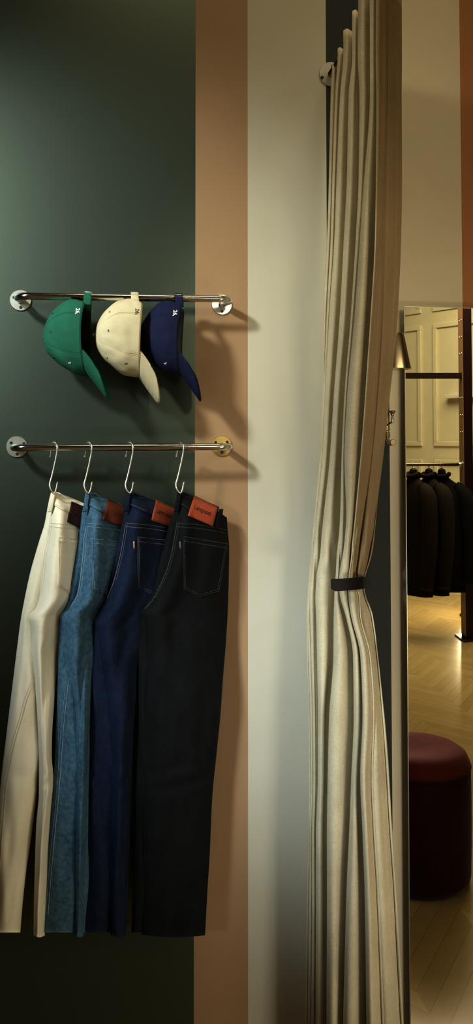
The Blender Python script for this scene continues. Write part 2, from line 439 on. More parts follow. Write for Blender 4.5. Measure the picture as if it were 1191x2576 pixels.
def strip(bm, k, pts, w, off, dash=None, fn=None):
    """a thread or flat tape following the denim surface through pixel points"""
    fn = fn or nearF
    pp = cr([(x, y, 0) for x, y in pts], 8)
    P3 = [fn(k, p.x, p.y, off) for p in pp]
    if dash is None: tube(bm, P3, w, 6)
    else:
        L = [0]
        for i in range(1, len(P3)): L.append(L[-1]+(P3[i]-P3[i-1]).length)
        def at(s):
            for i in range(1, len(L)):
                if L[i] >= s:
                    t = (s-L[i-1])/max(1e-9, L[i]-L[i-1]); return P3[i-1].lerp(P3[i], t)
            return P3[-1]
        s = 0
        while s < L[-1]-dash*.5:
            e = min(L[-1], s+dash*.66); tube(bm, [at(s), at((s+e)/2), at(e)], w, 5); s += dash
def patchgrid(k, quad, nu, nv, off):
    """quad corners TL,TR,BR,BL in pixels -> surface points"""
    tl, tr, br, bl = [Vector((*q, 0)) for q in quad]
    return [[nearF(k, *(((tl.lerp(tr, j/nu)).lerp(bl.lerp(br, j/nu), i/nv)).to_2d()), off) for j in range(nu+1)] for i in range(nv+1)]
SPEC = [
 dict(label='off-white ecru jeans, leftmost pair hanging from the lower rail', m='white_denim', s='st_white', patch='patch_a', ink='ink', st_r=.00045),
 dict(label='mid-blue faded denim jeans hanging between the white and the indigo pairs', m='blue_denim', s='st_blue', patch='patch_b', ink='ink_b', st_r=.0005),
 dict(label='deep indigo jeans hanging between the mid-blue and the black pairs', m='indigo', s='st_indigo', patch='patch_c', ink='ink', st_r=.0004),
 dict(label='washed black jeans with red-brown leather patch, nearest the tan stripe', m='black_denim', s='st_black', patch='patch_d', ink='ink', st_r=.0005)]
PATCH = [
 [(180,1262),(216,1277),(201,1329),(170,1313)],
 [(272,1256),(321,1280),(309,1326),(259,1307)],
 [(393,1257),(447,1283),(434,1327),(381,1309)],
 [(489,1247),(548,1276),(535,1324),(473,1297)]]
for k, S in enumerate(SPEC):
    H = HOOKS[k]; base = P(H, 1242, -.10)
    t = thing('jeans', S['label'], 'jeans', base, 'folded jeans hanging on the lower rail')
    md, ms = M[S['m']], M[S['s']]
    bm = bmesh.new(); half(bm, k, False); half(bm, k, True); body = mk('trouser_body', bm, md, t)
    dx = H-455
    sx = lambda y: lerp_tab(SEAM[k], y)
    # waistband: raised band along the top edge
    xs = [H+4+i*(92 if k == 3 else 84)/14 for i in range(15)]
    bm = bmesh.new()
    rows = [[nearF(k, x-(r*9), top_y(k, x)-1+r*31+(4*r*sm(H, H+30, x)), .0022) for x in xs] for r in (0, .15, .5, .85, 1)]
    grid(bm, rows); wb = mk('waistband', bm, md, t, solid=.003)
    bm = bmesh.new()
    strip(bm, k, [(H+8-8, 1268), (H+20, 1276), (H+42, 1287)] if k != 3 else [(H-1, 1266), (H+10, 1272), (H+22, 1281)], S['st_r'], .0045, .0035)
    mk('stitching', bm, ms, wb); bm = bmesh.new()
    strip(bm, k, [(H+10, 1241), (H+30, 1250), (H+44, 1256)] if k != 3 else [(H+10, 1241), (H+30, 1250)], S['st_r'], .0045, .0035)
    mk('stitching', bm, ms, wb)
    # belt loop on the hook + second loop
    lp = [(H-3, 1238), (H-6, 1256), (H-9, 1274), (H-12, 1288)]
    def looptape(name, pts, wd, off0):
        bm = bmesh.new(); pp = cr([(x, y, 0) for x, y in pts], 5); rows = []
        n = len(pp)
        for i, p in enumerate(pp):
            o = off0+.004*math.sin(math.pi*i/(n-1))
            rows.append([P(p.x+q*wd, p.y, yfront(k, .06, 1260)-o) if name == 'belt_loop' and off0 > .005 else nearF(k, p.x+q*wd, p.y, o) for q in (-1, -.5, 0, .5, 1)])
        grid(bm, rows); return mk('belt_loop', bm, md, t, solid=.002)
    looptape('belt_loop', lp, 5.5, .006)
    if k == 3: looptape('belt_loop', [(557, 1281), (554, 1296), (549, 1312), (547, 1328)], 5, .003)
    # yoke seam, seat seam, inseam
    bm = bmesh.new()
    xr = lerp_tab(RGT[k], 1325)
    for q in (0, 9):
        strip(bm, k, [(sx(1316)+3, 1316+q), (H+40, 1320+q), (H+80, 1326+q), (xr-3, 1333+q)], S['st_r'], .001, .0036)
    sp = [(y, x) for y, x in SEAM[k] if 1300 < y < 1560]
    strip(bm, k, [(x+2, y) for y, x in sp[:-1]], S['st_r']*1.3, .0006)
    strip(bm, k, [(x+7, y) for y, x in sp[:-2]], S['st_r'], .0006, .0036)
    mk('seam_stitching', bm, ms, t)
    if k < 2:
        bm = bmesh.new()
        fp_ = [[(84,1715),(68,1760),(54,1811),(38,1865),(27,1919),(17,1980),(11,2037),(4,2120),(-1,2200),(-6,2300)], [(172,1715),(166,1775),(160,1833),(154,1920),(147,2010),(138,2100),(129,2198),(121,2300)]][k]
        strip(bm, k, fp_, S['st_r']*1.2, .0008, None, farF); strip(bm, k, [(x-6, y) for x, y in fp_], S['st_r'], .0008, .0036, farF)
        mk('inseam_stitching', bm, ms, t)
    # back pocket
    if k == 3: Q = [(462,1349),(574,1367),(553,1488),(503,1503),(462,1482)]
    elif k == 2: Q = [(346,1350),(452,1362),(436,1478),(392,1500),(347,1480)]
    elif k == 1: Q = [(229,1354),(336,1366),(322,1480),(276,1502),(232,1482)]
    else: Q = [(148,1350),(244,1363),(228,1478),(186,1500),(146,1474)]
    bm = bmesh.new()
    rows = []
    for i in range(13):
        v = i/12; row = []
        for j in range(11):
            h = j/10
            tx = Q[0][0]+(Q[1][0]-Q[0][0])*h; ty = Q[0][1]+(Q[1][1]-Q[0][1])*h
            if h < .5: bxx = Q[4][0]+(Q[3][0]-Q[4][0])*h*2; byy = Q[4][1]+(Q[3][1]-Q[4][1])*h*2
            else: bxx = Q[3][0]+(Q[2][0]-Q[3][0])*(h*2-1); byy = Q[3][1]+(Q[2][1]-Q[3][1])*(h*2-1)
            row.append(nearF(k, tx+(bxx-tx)*v, ty+(byy-ty)*v, .0014))
        rows.append(row)
    grid(bm, rows); pk = mk('back_pocket', bm, md, t, solid=.0018)
    bm = bmesh.new()
    cxp = sum(q[0] for q in Q)/5; cyp = sum(q[1] for q in Q)/5
    def ins(p, d):
        v = Vector((cxp-p[0], cyp-p[1])); v.normalize(); return (p[0]+v.x*d, p[1]+v.y*d)
    for d in (2, 7):
        q = [ins(p, d) for p in Q]
        for a, b in ((1, 2), (2, 3), (3, 4), (4, 0)):
            m_ = ((q[a][0]+q[b][0])/2, (q[a][1]+q[b][1])/2); strip(bm, k, [q[a], m_, q[b]], S['st_r']*.8, .0030, .0040)
    for d in (1, 12):
        strip(bm, k, [(Q[0][0]+1, Q[0][1]+d), ((Q[0][0]+Q[1][0])/2, (Q[0][1]+Q[1][1])/2+d), (Q[1][0]-2, Q[1][1]+d)], S['st_r']*1.1, .0030, .0036)
    mk('stitching', bm, ms, pk)
    if k >= 2:
        bm = bmesh.new(); grid(bm, patchgrid(k, [(Q[0][0]-11, 1362), (Q[0][0]-7, 1362), (Q[0][0]-6, 1380), (Q[0][0]-10, 1380)], 1, 3, .002)); mk('pocket_tab', bm, M['st_black'] if k == 3 else ms, t, solid=.0015)
    # leather patch with embossed name
    bm = bmesh.new(); grid(bm, patchgrid(k, PATCH[k], 12, 8, .0062)); pt = mk('leather_patch', bm, M[S['patch']], t, smooth=True, solid=.0022)
    tl, tr, br, bl = [Vector(q) for q in PATCH[k]]
    def put(s, size, cu, cv, ink, wt=0, nm='lettering', xs=1.0):
        b2 = text_verts(s, size, wt)
        for v in b2.verts:
            u = cu+v.co.x*xs; w_ = cv-v.co.y
            q = tl.lerp(tr, u).lerp(bl.lerp(br, u), w_)
            v.co = nearF(k, q.x, q.y, .0078)
        mk(nm, b2, ink, pt, smooth=False)
    put('Lampuset', .34, .48, .47, M[S['ink']], .006, xs=.52)
    put('SLOW DENIM', .09, .48, .84, M[S['ink']], .0, xs=.9) if False else None
# trouser hems and inner-leg seams are part of each body

# ------------------------------------------------------------------ S-hooks
for k, H in enumerate(HOOKS):
    lab = ['steel S-hook above the off-white jeans', 'steel S-hook above the mid-blue jeans', 'steel S-hook above the indigo jeans', 'steel S-hook above the black jeans'][k]
    rel = [(-11,1150,-.068),(-10,1138,-.068),(-8,1122,-.071),(-4,1115,-.080),(1,1113.5,-.092),(6,1118,-.104),(7,1127,-.107),
           (5,1145,-.108),(-2,1178,-.110),(-8,1203,-.113),(-12,1217,-.116),(-11,1228,-.118),(-7,1236,-.119),(-2,1240,-.1185),(2,1237,-.117),(5,1228,-.116),(8,1211,-.114)]
    path = cr([P(H+x, y, Y) for x, y, Y in rel], 5)
    bm = bmesh.new(); tube(bm, path, .0021, 10)
    o = mk('s_hook', bm, M['wire'], None, base=P(H, 1130, -RD)); tag(o, lab, 'hook', 'steel S-hooks over the lower rail')

# ------------------------------------------------------------------ caps
CA = [(0,-.087,.087,.066),(.03,-.088,.083,.068),(.05,-.084,.074,.066),(.065,-.074,.063,.061),(.08,-.058,.050,.052),(.09,-.043,.039,.042),(.098,-.026,.026,.029),(.103,-.006,.006,.007)]
def cap_sec(a):
    a = max(0, min(.103, a))
    for i in range(len(CA)-1):
        if CA[i][0] <= a <= CA[i+1][0]:
            t = (a-CA[i][0])/(CA[i+1][0]-CA[i][0]); return [CA[i][j]+(CA[i+1][j]-CA[i][j])*t for j in (1, 2, 3)]
def cap_sec_s(a):
    return [lerp_tab([(c[0], c[j]) for c in CA], a) for j in (1, 2, 3)]
def make_cap(label, rim_px, cy, yaw, mat, seam, inkm, strap_px, strap_y, seed, roll=0, ztop=None, mark='26,', mk2='p', scale=1.0):
    C0 = P(rim_px, cy, -.10)
    ca, sa = math.cos(yaw), math.sin(yaw)
    cr_, sr_ = math.cos(roll), math.sin(roll)
    def W(a, f, s):     # a: up the crown (image left), f: to the visor (down), s: to the camera
        a, f, s = a*scale, f*scale, s*scale
        a, f = a*cr_-f*sr_, a*sr_+f*cr_
        x = -a*ca + s*sa; y = -s*ca - a*sa
        return C0+Vector((x, y, -f))
    root = thing('baseball_cap', label, 'cap', W(0, -.087, 0), 'baseball caps strapped on the upper rail')
    def crown(a, phi, off=0, wr=1):
        f0, f1, w = cap_sec_s(a); cf = (f0+f1)/2; hl = (f1-f0)/2
        # squarish ellipse
        c, s = math.cos(phi), math.sin(phi); q = (abs(c)**2.3+abs(s)**2.3)**(-1/2.3)
        k = 1
        d = .0030*nz(a*28+seed, phi*1.3, seed)+.0016*nz(a*60, phi*4, seed+5)
        g = min(abs(((phi-R(60)) % R(60))), abs(((phi-R(60)) % R(60))-R(60)))
        d -= .0011*math.exp(-(g/.045)**2)*wr
        r = d*sm(0, .012, .103-a)*sm(-.01, .02, a)+off
        f = cf-(hl+r)*c*q; s_ = (w+r)*s*q
        return a, f, s_
    def rim(phi):
        d = abs((phi+math.pi) % (2*math.pi)-math.pi)     # 0 at the back
        return .040*(1-sm(R(10), R(40), d)) + .007*math.sin(phi)**2
    rows = []; NP = 96
    for i in range(31):
        t = i/30; t = 1-(1-t)**1.5
        rows.append([W(*crown(rim(2*math.pi*j/NP)*(1-t)+.103*t, 2*math.pi*j/NP)) for j in range(NP)])
    bm = bmesh.new(); vs = grid(bm, rows, closed_u=True, flip=True); cap_ring(bm, vs[-1])
    cw = mk('crown', bm, mat, root, solid=.0022)
    # sweatband inside, dark
    bm = bmesh.new(); rws = []
    for q in (0, .5, 1):
        rws.append([W(rim(2*math.pi*j/NP)+.001+q*.028, *[v for v in crown(rim(2*math.pi*j/NP)+q*.028, 2*math.pi*j/NP, -.0025, 0)[1:]]) for j in range(NP)])
    grid(bm, rws, closed_u=True); mk('sweatband', bm, M['black'], root, solid=.0012)
    # panel seams + rim edge stitching
    bm = bmesh.new()
    for s_ in range(6):
        phi = R(60*s_)
        if s_ == 0: continue
        for dd in (-.028, .028):
            pth = [W(*crown(rim(phi)*(1-t)+.101*t, phi+dd*(1-.8*t), .0014)) for t in [q/22 for q in range(23)]]
            tube(bm, pth, .00035, 5)
    tube(bm, [W(rim(p)+.0035, *crown(rim(p)+.0035, p, .0014)[1:]) for p in [R(12+i*3.5) for i in range(97)]], .0004, 5)
    mk('seam', bm, seam, cw)
    for (a, ph) in ((.074, 46), (.076, 88), (.074, 150), (.074, 270), (.074, 314)):
        p0 = W(*crown(a, R(ph), .0012)); p1 = W(*crown(a, R(ph), .004)); bm = bmesh.new()
        ax = (p1-p0).normalized(); u = ax.cross(Vector((0, 0, 1))).normalized(); w = ax.cross(u)
        tube(bm, [p0+(u*math.cos(R(30*i))+w*math.sin(R(30*i)))*.0026 for i in range(13)], .0008, 6, caps=False)
        lathe(bm, [(.0016, .0), (.0001, .0002)], p0+ax*.0004, ax, 12, 1)
        mk('eyelet', bm, [seam if mark != 'x' else seam, M['black']], cw)
    bm = bmesh.new(); lathe(bm, [(.0001, -.002), (.006, 0), (.0066, .0015), (.005, .0035), (.0001, .0045)], W(.104, 0, 0), W(.12, 0, 0)-W(.10, 0, 0), 20); mk('top_button', bm, mat, cw)
    # visor
    def vis(p, q, off=0):
        ph = math.pi - p*R(66)
        a0, fr, sr = crown(rim(ph), ph, 0, 0)
        _, frc, _ = crown(rim(math.pi), math.pi, 0, 0)
        ext = .058*(1-abs(p)**2.8)
        f = fr+q*ext+.0*p
        s = sr*(1-.06*q*abs(p))
        a = a0 - q*ext*.78 - .021*(p*p)*sm(0, .9, q)*min(1, ext/.03) + off
        # side wings drop towards the underside
        return W(a-.001, f, s)
    rows = [[vis(-1+2*j/40, i/14) for j in range(41)] for i in range(15)]
    bm = bmesh.new(); grid(bm, rows); vz = mk('visor', bm, mat, root, solid=.0034)
    bm = bmesh.new()
    for q in (.3, .5, .7, .9):
        tube(bm, [vis(-.93+1.86*j/40, q, .0021) for j in range(41)], .0003, 5)
    mk('visor_stitching', bm, seam, vz)
    # strap over the rail with a metal slider
    zr = P(strap_px, strap_y+6, -RD-.01).z; x0 = P(strap_px, strap_y, -.1).x
    zb = W(.0, -.080, .03).z
    yz = [(-.137, zb-.010), (-.134, zb+.006), (-.124, zr-.012), (-.108, zr+.0075), (-.092, zr+.0115), (-.076, zr+.009), (-.066, zr-.008), (-.062, zb+.004), (-.060, zb-.010)]
    ctr = cr([(0, y, z) for y, z in yz], 6); bm = bmesh.new()
    hw = .0088
    wb = W(.012, 0, 0).x
    grid(bm, [[Vector((x0+(C0.x-.010-x0)*0+h, p.y, p.z)) for h in (-hw, -hw/2, 0, hw/2, hw)] for p in ctr])
    st = mk('strap', bm, mat, root, solid=.0016)
    bm = bmesh.new(); zz = zr+.004
    pth = [(x0-hw-.0015, -.1135, zz-.0015), (x0+hw+.0015, -.1135, zz-.0015), (x0+hw+.0015, -.1105, zz+.003), (x0-hw-.0015, -.1105, zz+.003), (x0-hw-.0015, -.1135, zz-.0015)]
    tube(bm, pth, .0008, 6); mk('slider', bm, M['chrome'], st)
    # embroidery
    def onc(a, f, off):
        f0, f1, w = cap_sec_s(a); cf = (f0+f1)/2; hl = (f1-f0)/2
        r = max(0, 1-abs((f-cf)/hl)**2.3)**(1/2.3)
        return W(a, f, w*r+off)
    b2 = text_verts(mark, .0135, .00035)
    for v in b2.verts: v.co = onc(.012+.006-v.co.y*.9-.002, -.052+v.co.x*.9, .0032)
    mk('embroidery', b2, inkm, cw, smooth=False)
    b2 = text_verts(mk2, .013, .0003)
    for v in b2.verts: v.co = onc(.036+v.co.y*.8-v.co.x*.4, .064+v.co.x*.5+v.co.y*.2, .0030)
    mk('embroidery', b2, inkm, cw, smooth=False)
    return root
make_cap('green cotton baseball cap, leftmost on the upper rail', 224, 849, R(-9), M['cap_green'], M['s_green'], M['t_white'], 221, 738, 1.0)
make_cap('cream baseball cap hanging between the green and navy caps', 354, 852, R(3), M['cap_cream'], M['s_cream'], M['t_dark'], 339, 741, 4.2, roll=R(-2), scale=1.03)
make_cap('navy blue baseball cap, rightmost on the upper rail', 461, 853, R(-10), M['cap_navy'], M['s_navy'], M['t_white'], 449, 744, 8.1, roll=R(-2))

# ------------------------------------------------------------------ curtain
LT = {
 -200:[836,849,862,886,905,932,950,973,1010],
 140:[838,851,865,888,902,932,948,973,1011],
 240:[833,845,857,878,906,932,950,973,1010],
 450:[829,838,848,874,904,918,948,968,1011],
 600:[824,834,843,867,897,907,945,965,1009],
 800:[816,823,829,856,884,893,934,960,1000],
 1000:[813,815,819,841,868,875,920,948,980],
 1150:[806,808,812,831,861,868,909,935,964],
 1300:[792,794,797,815,857,873,895,915,944],
 1400:[783,785,788,806,849,863,885,901,927],
 1445:[779,781,784,799,846,856,880,893,915],
 1470:[777,779,782,797,844,854,879,892,911],
 1500:[775,777,780,795,843,857,879,900,915],
 1550:[773,776,781,797,841,872,886,903,931],
 1650:[774,778,784,799,840,890,909,926,944],
 1800:[778,782,788,801,829,892,914,934,957],
 1950:[779,783,789,801,826,886,908,930,968],
 2100:[776,780,786,796,824,880,914,936,977],
 2247:[773,779,786,796,824,873,919,944,987],
 2700:[768,775,783,795,822,862,925,960,1010]}
ys = sorted(LT)
LTAB = [[(y, LT[y][i]) for y in ys] for i in range(9)]
ztop = P(840, 150, -.08).z
DT = [(0, [.07,.09,.12,.16,.20,.235,.27,.25,.22]), (.9, [.07,.09,.12,.16,.20,.23,.26,.24,.21]), (1.27, [.055,.07,.09,.13,.165,.19,.20,.17,.12]), (1.7, [.06,.10,.15,.21,.27,.32,.36,.30,.24]), (2.0, [.06,.12,.19,.27,.35,.42,.47,.42,.36]), (2.6, [.05,.14,.23,.32,.41,.50,.59,.56,.50])]
def depth(i, z):
    return -lerp_tab([(a, b[i]) for a, b in DT], z)
def keyp(px_i, z, Y, add=0):
    # column from the table at the height this point is seen at
    py = 1110+(1.6-z)*F/((Y+2.1)/math.cos(YAW)*1.0)
    q = PZ(900, z, Y); py = proj(q)[1]
    px = lerp_tab(LTAB[px_i], py)+add
    return PZ(px, z, Y)
NZ = 150
rr = []
for r in range(NZ+1):
    z = .02+(ztop-.02)*(1-r/NZ)
    tie = math.exp(-((z-1.27)/.16)**2)
    keys = []
    for i in range(8):
        Y = depth(i, z); Y2 = depth(i+1, z); pyy = proj(PZ(900, z, Y))[1]
        keys.append(keyp(i, z, Y))
        xi = lerp_tab(LTAB[i], pyy); xj = lerp_tab(LTAB[i+1], pyy); gap = xj-xi
        sf = 1.0
        if i == 6: sf = sm(1380, 1480, pyy)
        if i == 7: sf = sm(1180, 1400, pyy)
        ov = min(9, 3+gap*.25)*(1-.35*tie)
        am = min(.020, .0009*.55*gap+.002); Y0 = Y+.35*am
        def mixk(a, b): return a*(1-sf)+b*sf
        keys[-1] = keyp(i, z, Y0)
        keys.append(keyp(i, z, mixk(Y*.85+Y2*.15-.003, Y-.55*am), gap*.16))
        keys.append(keyp(i, z, mixk(Y*.6+Y2*.4-.005, Y-.9*am), mixk(gap*.4, gap*.45)))
        keys.append(keyp(i, z, mixk(Y*.4+Y2*.6-.005, Y-.15*am), mixk(gap*.6, gap*.84)))
        keys.append(keyp(i, z, mixk(Y*.3+Y2*.7-.004, Y+1.1*am), mixk(gap*.75, gap+ov)))
        keys.append(keyp(i, z, mixk(Y*.15+Y2*.85-.002, min(Y+.2*am, Y+(Y2-Y)*.45)), mixk(gap*.88, gap+ov*.9)))
    keys.append(keyp(8, z, depth(8, z)))
    keys.append(keyp(8, z, depth(8, z)+.025, -5))
    c = cr(keys, 5)
    for j, p in enumerate(c):
        p.y += .0022*nz(j*.12, z*5, 1.7)+.0015*nz(j*.3, z*2.2, 9)
        p.y += .004*math.exp(-((z-1.33)/.07)**2)*math.sin(j*.7+z*60)*.6
    rr.append(c)
bm = bmesh.new(); cvs = grid(bm, rr)
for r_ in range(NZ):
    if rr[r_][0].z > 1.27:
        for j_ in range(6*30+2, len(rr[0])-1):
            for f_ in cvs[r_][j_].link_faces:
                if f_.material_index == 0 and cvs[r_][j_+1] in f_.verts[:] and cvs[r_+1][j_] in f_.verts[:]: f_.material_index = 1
ct = thing('curtain', 'floor-length oatmeal linen curtain gathered by the dark holdback', 'curtain', (rr[-1][60].x, -.2, .02))
mk('drape', bm, [M['curtain'], M['curtain_shaded']], ct, solid=.0018)
i6 = 6*30
bm = bmesh.new()
tube(bm, [rr[r][i6]+Vector((-.0005, -.0015, 0)) for r in range(0, 88)], .0013, 6)
mk('leading_hem', bm, M['hem'], ct)
bm = bmesh.new()                       # header tape along the top
grid(bm, [[rr[r][j]+Vector((0, -.0014, 0)) for j in range(i6, len(rr[0])-6)] for r in range(0, 5)])
mk('header_tape', bm, M['hem'], ct, solid=.001)

# rod and its flange
fc = P(833, 188, 0)
rod = thing('curtain_rod', 'polished curtain rod flanged to the wall above the linen curtain', 'curtain rod', fc)
bm = bmesh.new(); tube(bm, [fc+Vector((0, -.004, 0)), fc+Vector((0, -.5, 0)), fc+Vector((0, -1.2, 0))], .009, 20); mk('rod', bm, M['chrome'], rod)
bm = bmesh.new(); lathe(bm, [(.031, 0), (.032, .001), (.032, .003), (.031, .0045), (.0001, .0046)], fc+Vector((0, -.0003, 0)), 'Y', 48); fl = mk('flange', bm, M['flange'], rod)
for hx, hy in ((811, 195), (838, 212), (838, 166)):
    hp = P(hx, hy, -.005); bm = bmesh.new(); lathe(bm, [(.0042, -.0006), (.0042, .0006), (.0030, .0008), (.0028, .0003), (.0001, .0003)], (hp.x, -.0052, hp.z), 'Y', 20); mk('screw', bm, M['hole'], fl)
bm = bmesh.new(); lathe(bm, [(.009, 0), (.014, .004), (.014, .014), (.008, .02), (.0001, .022)], fc+Vector((0, -1.2, 0)), 'Y', 24); mk('finial', bm, M['chrome'], rod)

# holdback: leather-covered L arm from the wall, across the gathered folds
yy = 1470
pl = [P(918, yy-4, -.004), P(918, yy-4, -.12), P(913, yy-4, -.205), P(905, yy-3, -.222), P(885, yy-1, -.232), P(860, yy+1, -.238), P(834, yy+2, -.240)]
pl = cr(pl, 8)
bm = bmesh.new(); hh = .0135; th = .003
rows = []
for i, p in enumerate(pl):
    t = (pl[min(i+1, len(pl)-1)]-pl[max(i-1, 0)]); t.z = 0; t.normalize(); n = Vector((t.y, -t.x, 0))
    e = min(1, (len(pl)-1-i)/3); lo = hh*(.62+.38*e)
    rows.append([p+n*th+Vector((0, 0, hh)), p-n*th+Vector((0, 0, hh)), p-n*th-Vector((0, 0, lo)), p+n*th-Vector((0, 0, lo))])
vs = grid(bm, rows, closed_u=True); cap_ring(bm, vs[0]); cap_ring(bm, vs[-1], True); bmesh.ops.recalc_face_normals(bm, faces=bm.faces)
hb = thing('curtain_holdback', 'black leather-covered holdback pulling the linen curtain to the wall', 'curtain tieback', pl[0])
mk('arm', bm, M['leather_dark'], hb, smooth=False, bevel=.0015)
bm = bmesh.new(); lathe(bm, [(.017, 0), (.017, .003), (.0001, .0035)], P(918, yy-4, 0), 'Y', 28); mk('wall_plate', bm, M['leather_dark'], hb)

# ------------------------------------------------------------------ mirror
MY = -.030
zt = P(1017, 770.5, MY).z; mx0 = P(1024, 1500, MY).x; mx1 = mx0+.74
mr = thing('leaning_mirror', 'tall frameless floor mirror against the beige stripe reflecting the shop', 'mirror', ((mx0+mx1)/2, MY, .0))
bm = bmesh.new(); box(bm, (mx0+.0012, MY-.0005, .012), (mx1-.0012, MY+.004, zt-.0012)); mk('glass', bm, M['mirror'], mr, smooth=False)
bm = bmesh.new()
for a, b in (((mx0, MY-.0012, .01), (mx0+.0012, MY+.004, zt)), ((mx1-.0012, MY-.0012, .01), (mx1, MY+.004, zt)), ((mx0+.0012, MY-.0012, zt-.0012), (mx1-.0012, MY+.004, zt)), ((mx0+.0012, MY-.0012, .01), (mx1-.0012, MY+.004, .012))): box(bm, a, b)
mk('polished_edge', bm, M['bevel'], mr, smooth=False)
bm = bmesh.new(); box(bm, (mx0+.022, MY+.0042, .01), (mx1-.022, -.004, zt-.022)); mk('backing', bm, M['black'], mr, smooth=False)
bm = bmesh.new(); box(bm, (mx0+.01, MY-.006, 0), (mx1-.01, -.012, .0095)); mk('foot_rail', bm, M['black'], mr, smooth=False)

# virtual (seen in the mirror) -> real position
MS = MY-.0005
def V(px, py, dep):
    d = ray(px, py); p = CAM+d*(dep/d.dot(fwd)); return Vector((p.x, 2*MS-p.y, p.z))
def VF(px, z, dep):       # by column, height and camera depth (forward, horizontal)
    h = Vector((fwd.x, fwd.y, 0)).normalized(); s = (px-CX)/F
    p = CAM+(h+right*s)*dep; return Vector((p.x, 2*MS-p.y, z))

# ------------------------------------------------------------------ pouf
oc = VF(1043, 0, 3.22); orad = .192; oh = .475
pf = thing('round_pouf', 'round rust velvet pouf with darker sides standing before the floor mirror', 'pouf', (oc.x, oc.y, 0))
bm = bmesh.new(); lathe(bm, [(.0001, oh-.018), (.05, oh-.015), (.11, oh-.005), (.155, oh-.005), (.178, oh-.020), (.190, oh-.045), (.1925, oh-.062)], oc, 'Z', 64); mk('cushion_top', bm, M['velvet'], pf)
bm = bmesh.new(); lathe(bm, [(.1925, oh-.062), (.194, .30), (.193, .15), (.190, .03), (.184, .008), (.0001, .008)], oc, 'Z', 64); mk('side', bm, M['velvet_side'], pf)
bm = bmesh.new(); tube(bm, [oc+Vector((.1935*math.cos(R(7.5*i)), .1935*math.sin(R(7.5*i)), oh-.062)) for i in range(49)], .0022, 6, caps=False); mk('piping', bm, M['velvet_side'], pf)
bm = bmesh.new(); lathe(bm, [(.17, 0), (.17, .012)], oc, 'Z', 48); mk('base', bm, M['black'], pf)

# ------------------------------------------------------------------ back wall with panelling (seen in the mirror)
q0 = VF(1078, 0, 9.3)
ang = R(39.4)
h = Vector((fwd.x, fwd.y, 0)).normalized()
dv = (h*math.cos(ang)-right*math.sin(ang)); dvr = Vector((dv.x, -dv.y, 0))      # along the wall, away to the left
nw = Vector((dvr.y, -dvr.x, 0))
if nw.dot(Vector((1.5, -1.5, 0))-q0) < 0: nw = -nw
def wallp(s, z, n=0): return q0+dvr*s+nw*n+Vector((0, 0, z))
def s_of(px):         # distance along the wall for a column px in the mirror
    lo, hi = -6, 6
    def col(s):
        p = wallp(s, 0); v = Vector((p.x, 2*MS-p.y, 0))-Vector((CAM.x, CAM.y, 0)); return CX+F*v.dot(right)/v.dot(h)
    for _ in range(50):
        m = (lo+hi)/2
        if col(m) > px: lo = m
        else: hi = m
    return (lo+hi)/2
def z_of(py, s):
    p = wallp(s, 0); v = Vector((p.x, 2*MS-p.y, 0)); w = (v-Vector((CAM.x, CAM.y, 0))).dot(h)
    return 1.6+(1110-py)*w/F
def wbox(bm, s0, s1, z0, z1, n0, n1, mi=0):
    v = [bm.verts.new(wallp(s, z, n)) for z in (z0, z1) for s, n in ((s0, n0), (s1, n0), (s1, n1), (s0, n1))]
    for f in ((0,3,2,1),(4,5,6,7),(0,1,5,4),(1,2,6,5),(2,3,7,6),(3,0,4,7)): bm.faces.new([v[i] for i in f]).material_index = mi
    bmesh.ops.recalc_face_normals(bm, faces=bm.faces)
bm = bmesh.new(); wbox(bm, -4.2, 3.6, 0, ZT, -.12, 0); structure('wall_back', bm, M['panel'])
sL, sR = s_of(1064), s_of(1094)
def moulding(bm, s0, s1, z0, z1, w=.05, d=.022):
    for a, b, c, e in ((s0, s1, z1-w, z1), (s0, s1, z0, z0+w), (s0, s0+w, z0+w, z1-w), (s1-w, s1, z0+w, z1-w)):
        wbox(bm, a, b, c, e, 0, d)
zr = [(z_of(1122, sL), z_of(818, sL)), (z_of(787, sL), z_of(787, sL)+1.0), (z_of(1330, sL), z_of(1155, sL))]
n = 0
for a, b in ((sL, sL+1.25), (sL+1.45, sL+2.6), (sR-1.25, sR), (sR-2.6, sR-1.45)):
    for z0, z1 in zr:
        n += 1; bm = bmesh.new(); moulding(bm, a, b, z0, min(z1, ZT-.05)); o = structure('trim_%d' % n, bm, M['panel'], bevel=.006)
bm = bmesh.new(); wbox(bm, -4.2, 3.6, 0, .16, 0, .02); structure('baseboard_back', bm, M['panel'])
# picture ledge on the panelled wall
s0, s1 = s_of(1132), s_of(1205)
bm = bmesh.new(); wbox(bm, min(s0, s1), max(s0, s1), z_of(1003, s0), z_of(994, s0), .0, .09)
o = mk('wall_shelf', bm, M['plaster'], None, smooth=False, bevel=.004, base=wallp((s0+s1)/2, z_of(1000, s0))); tag(o, 'short pale shelf on the panelled wall, seen in the mirror beside the rack post', 'shelf')

# ------------------------------------------------------------------ clothes rack seen in the mirror
RDp = 7.0
foot = VF(1172, 0, RDp)
rk = thing('clothes_rack', 'dark timber and steel clothes rack carrying the coats in the mirror', 'clothes rack', foot)
postw = .058
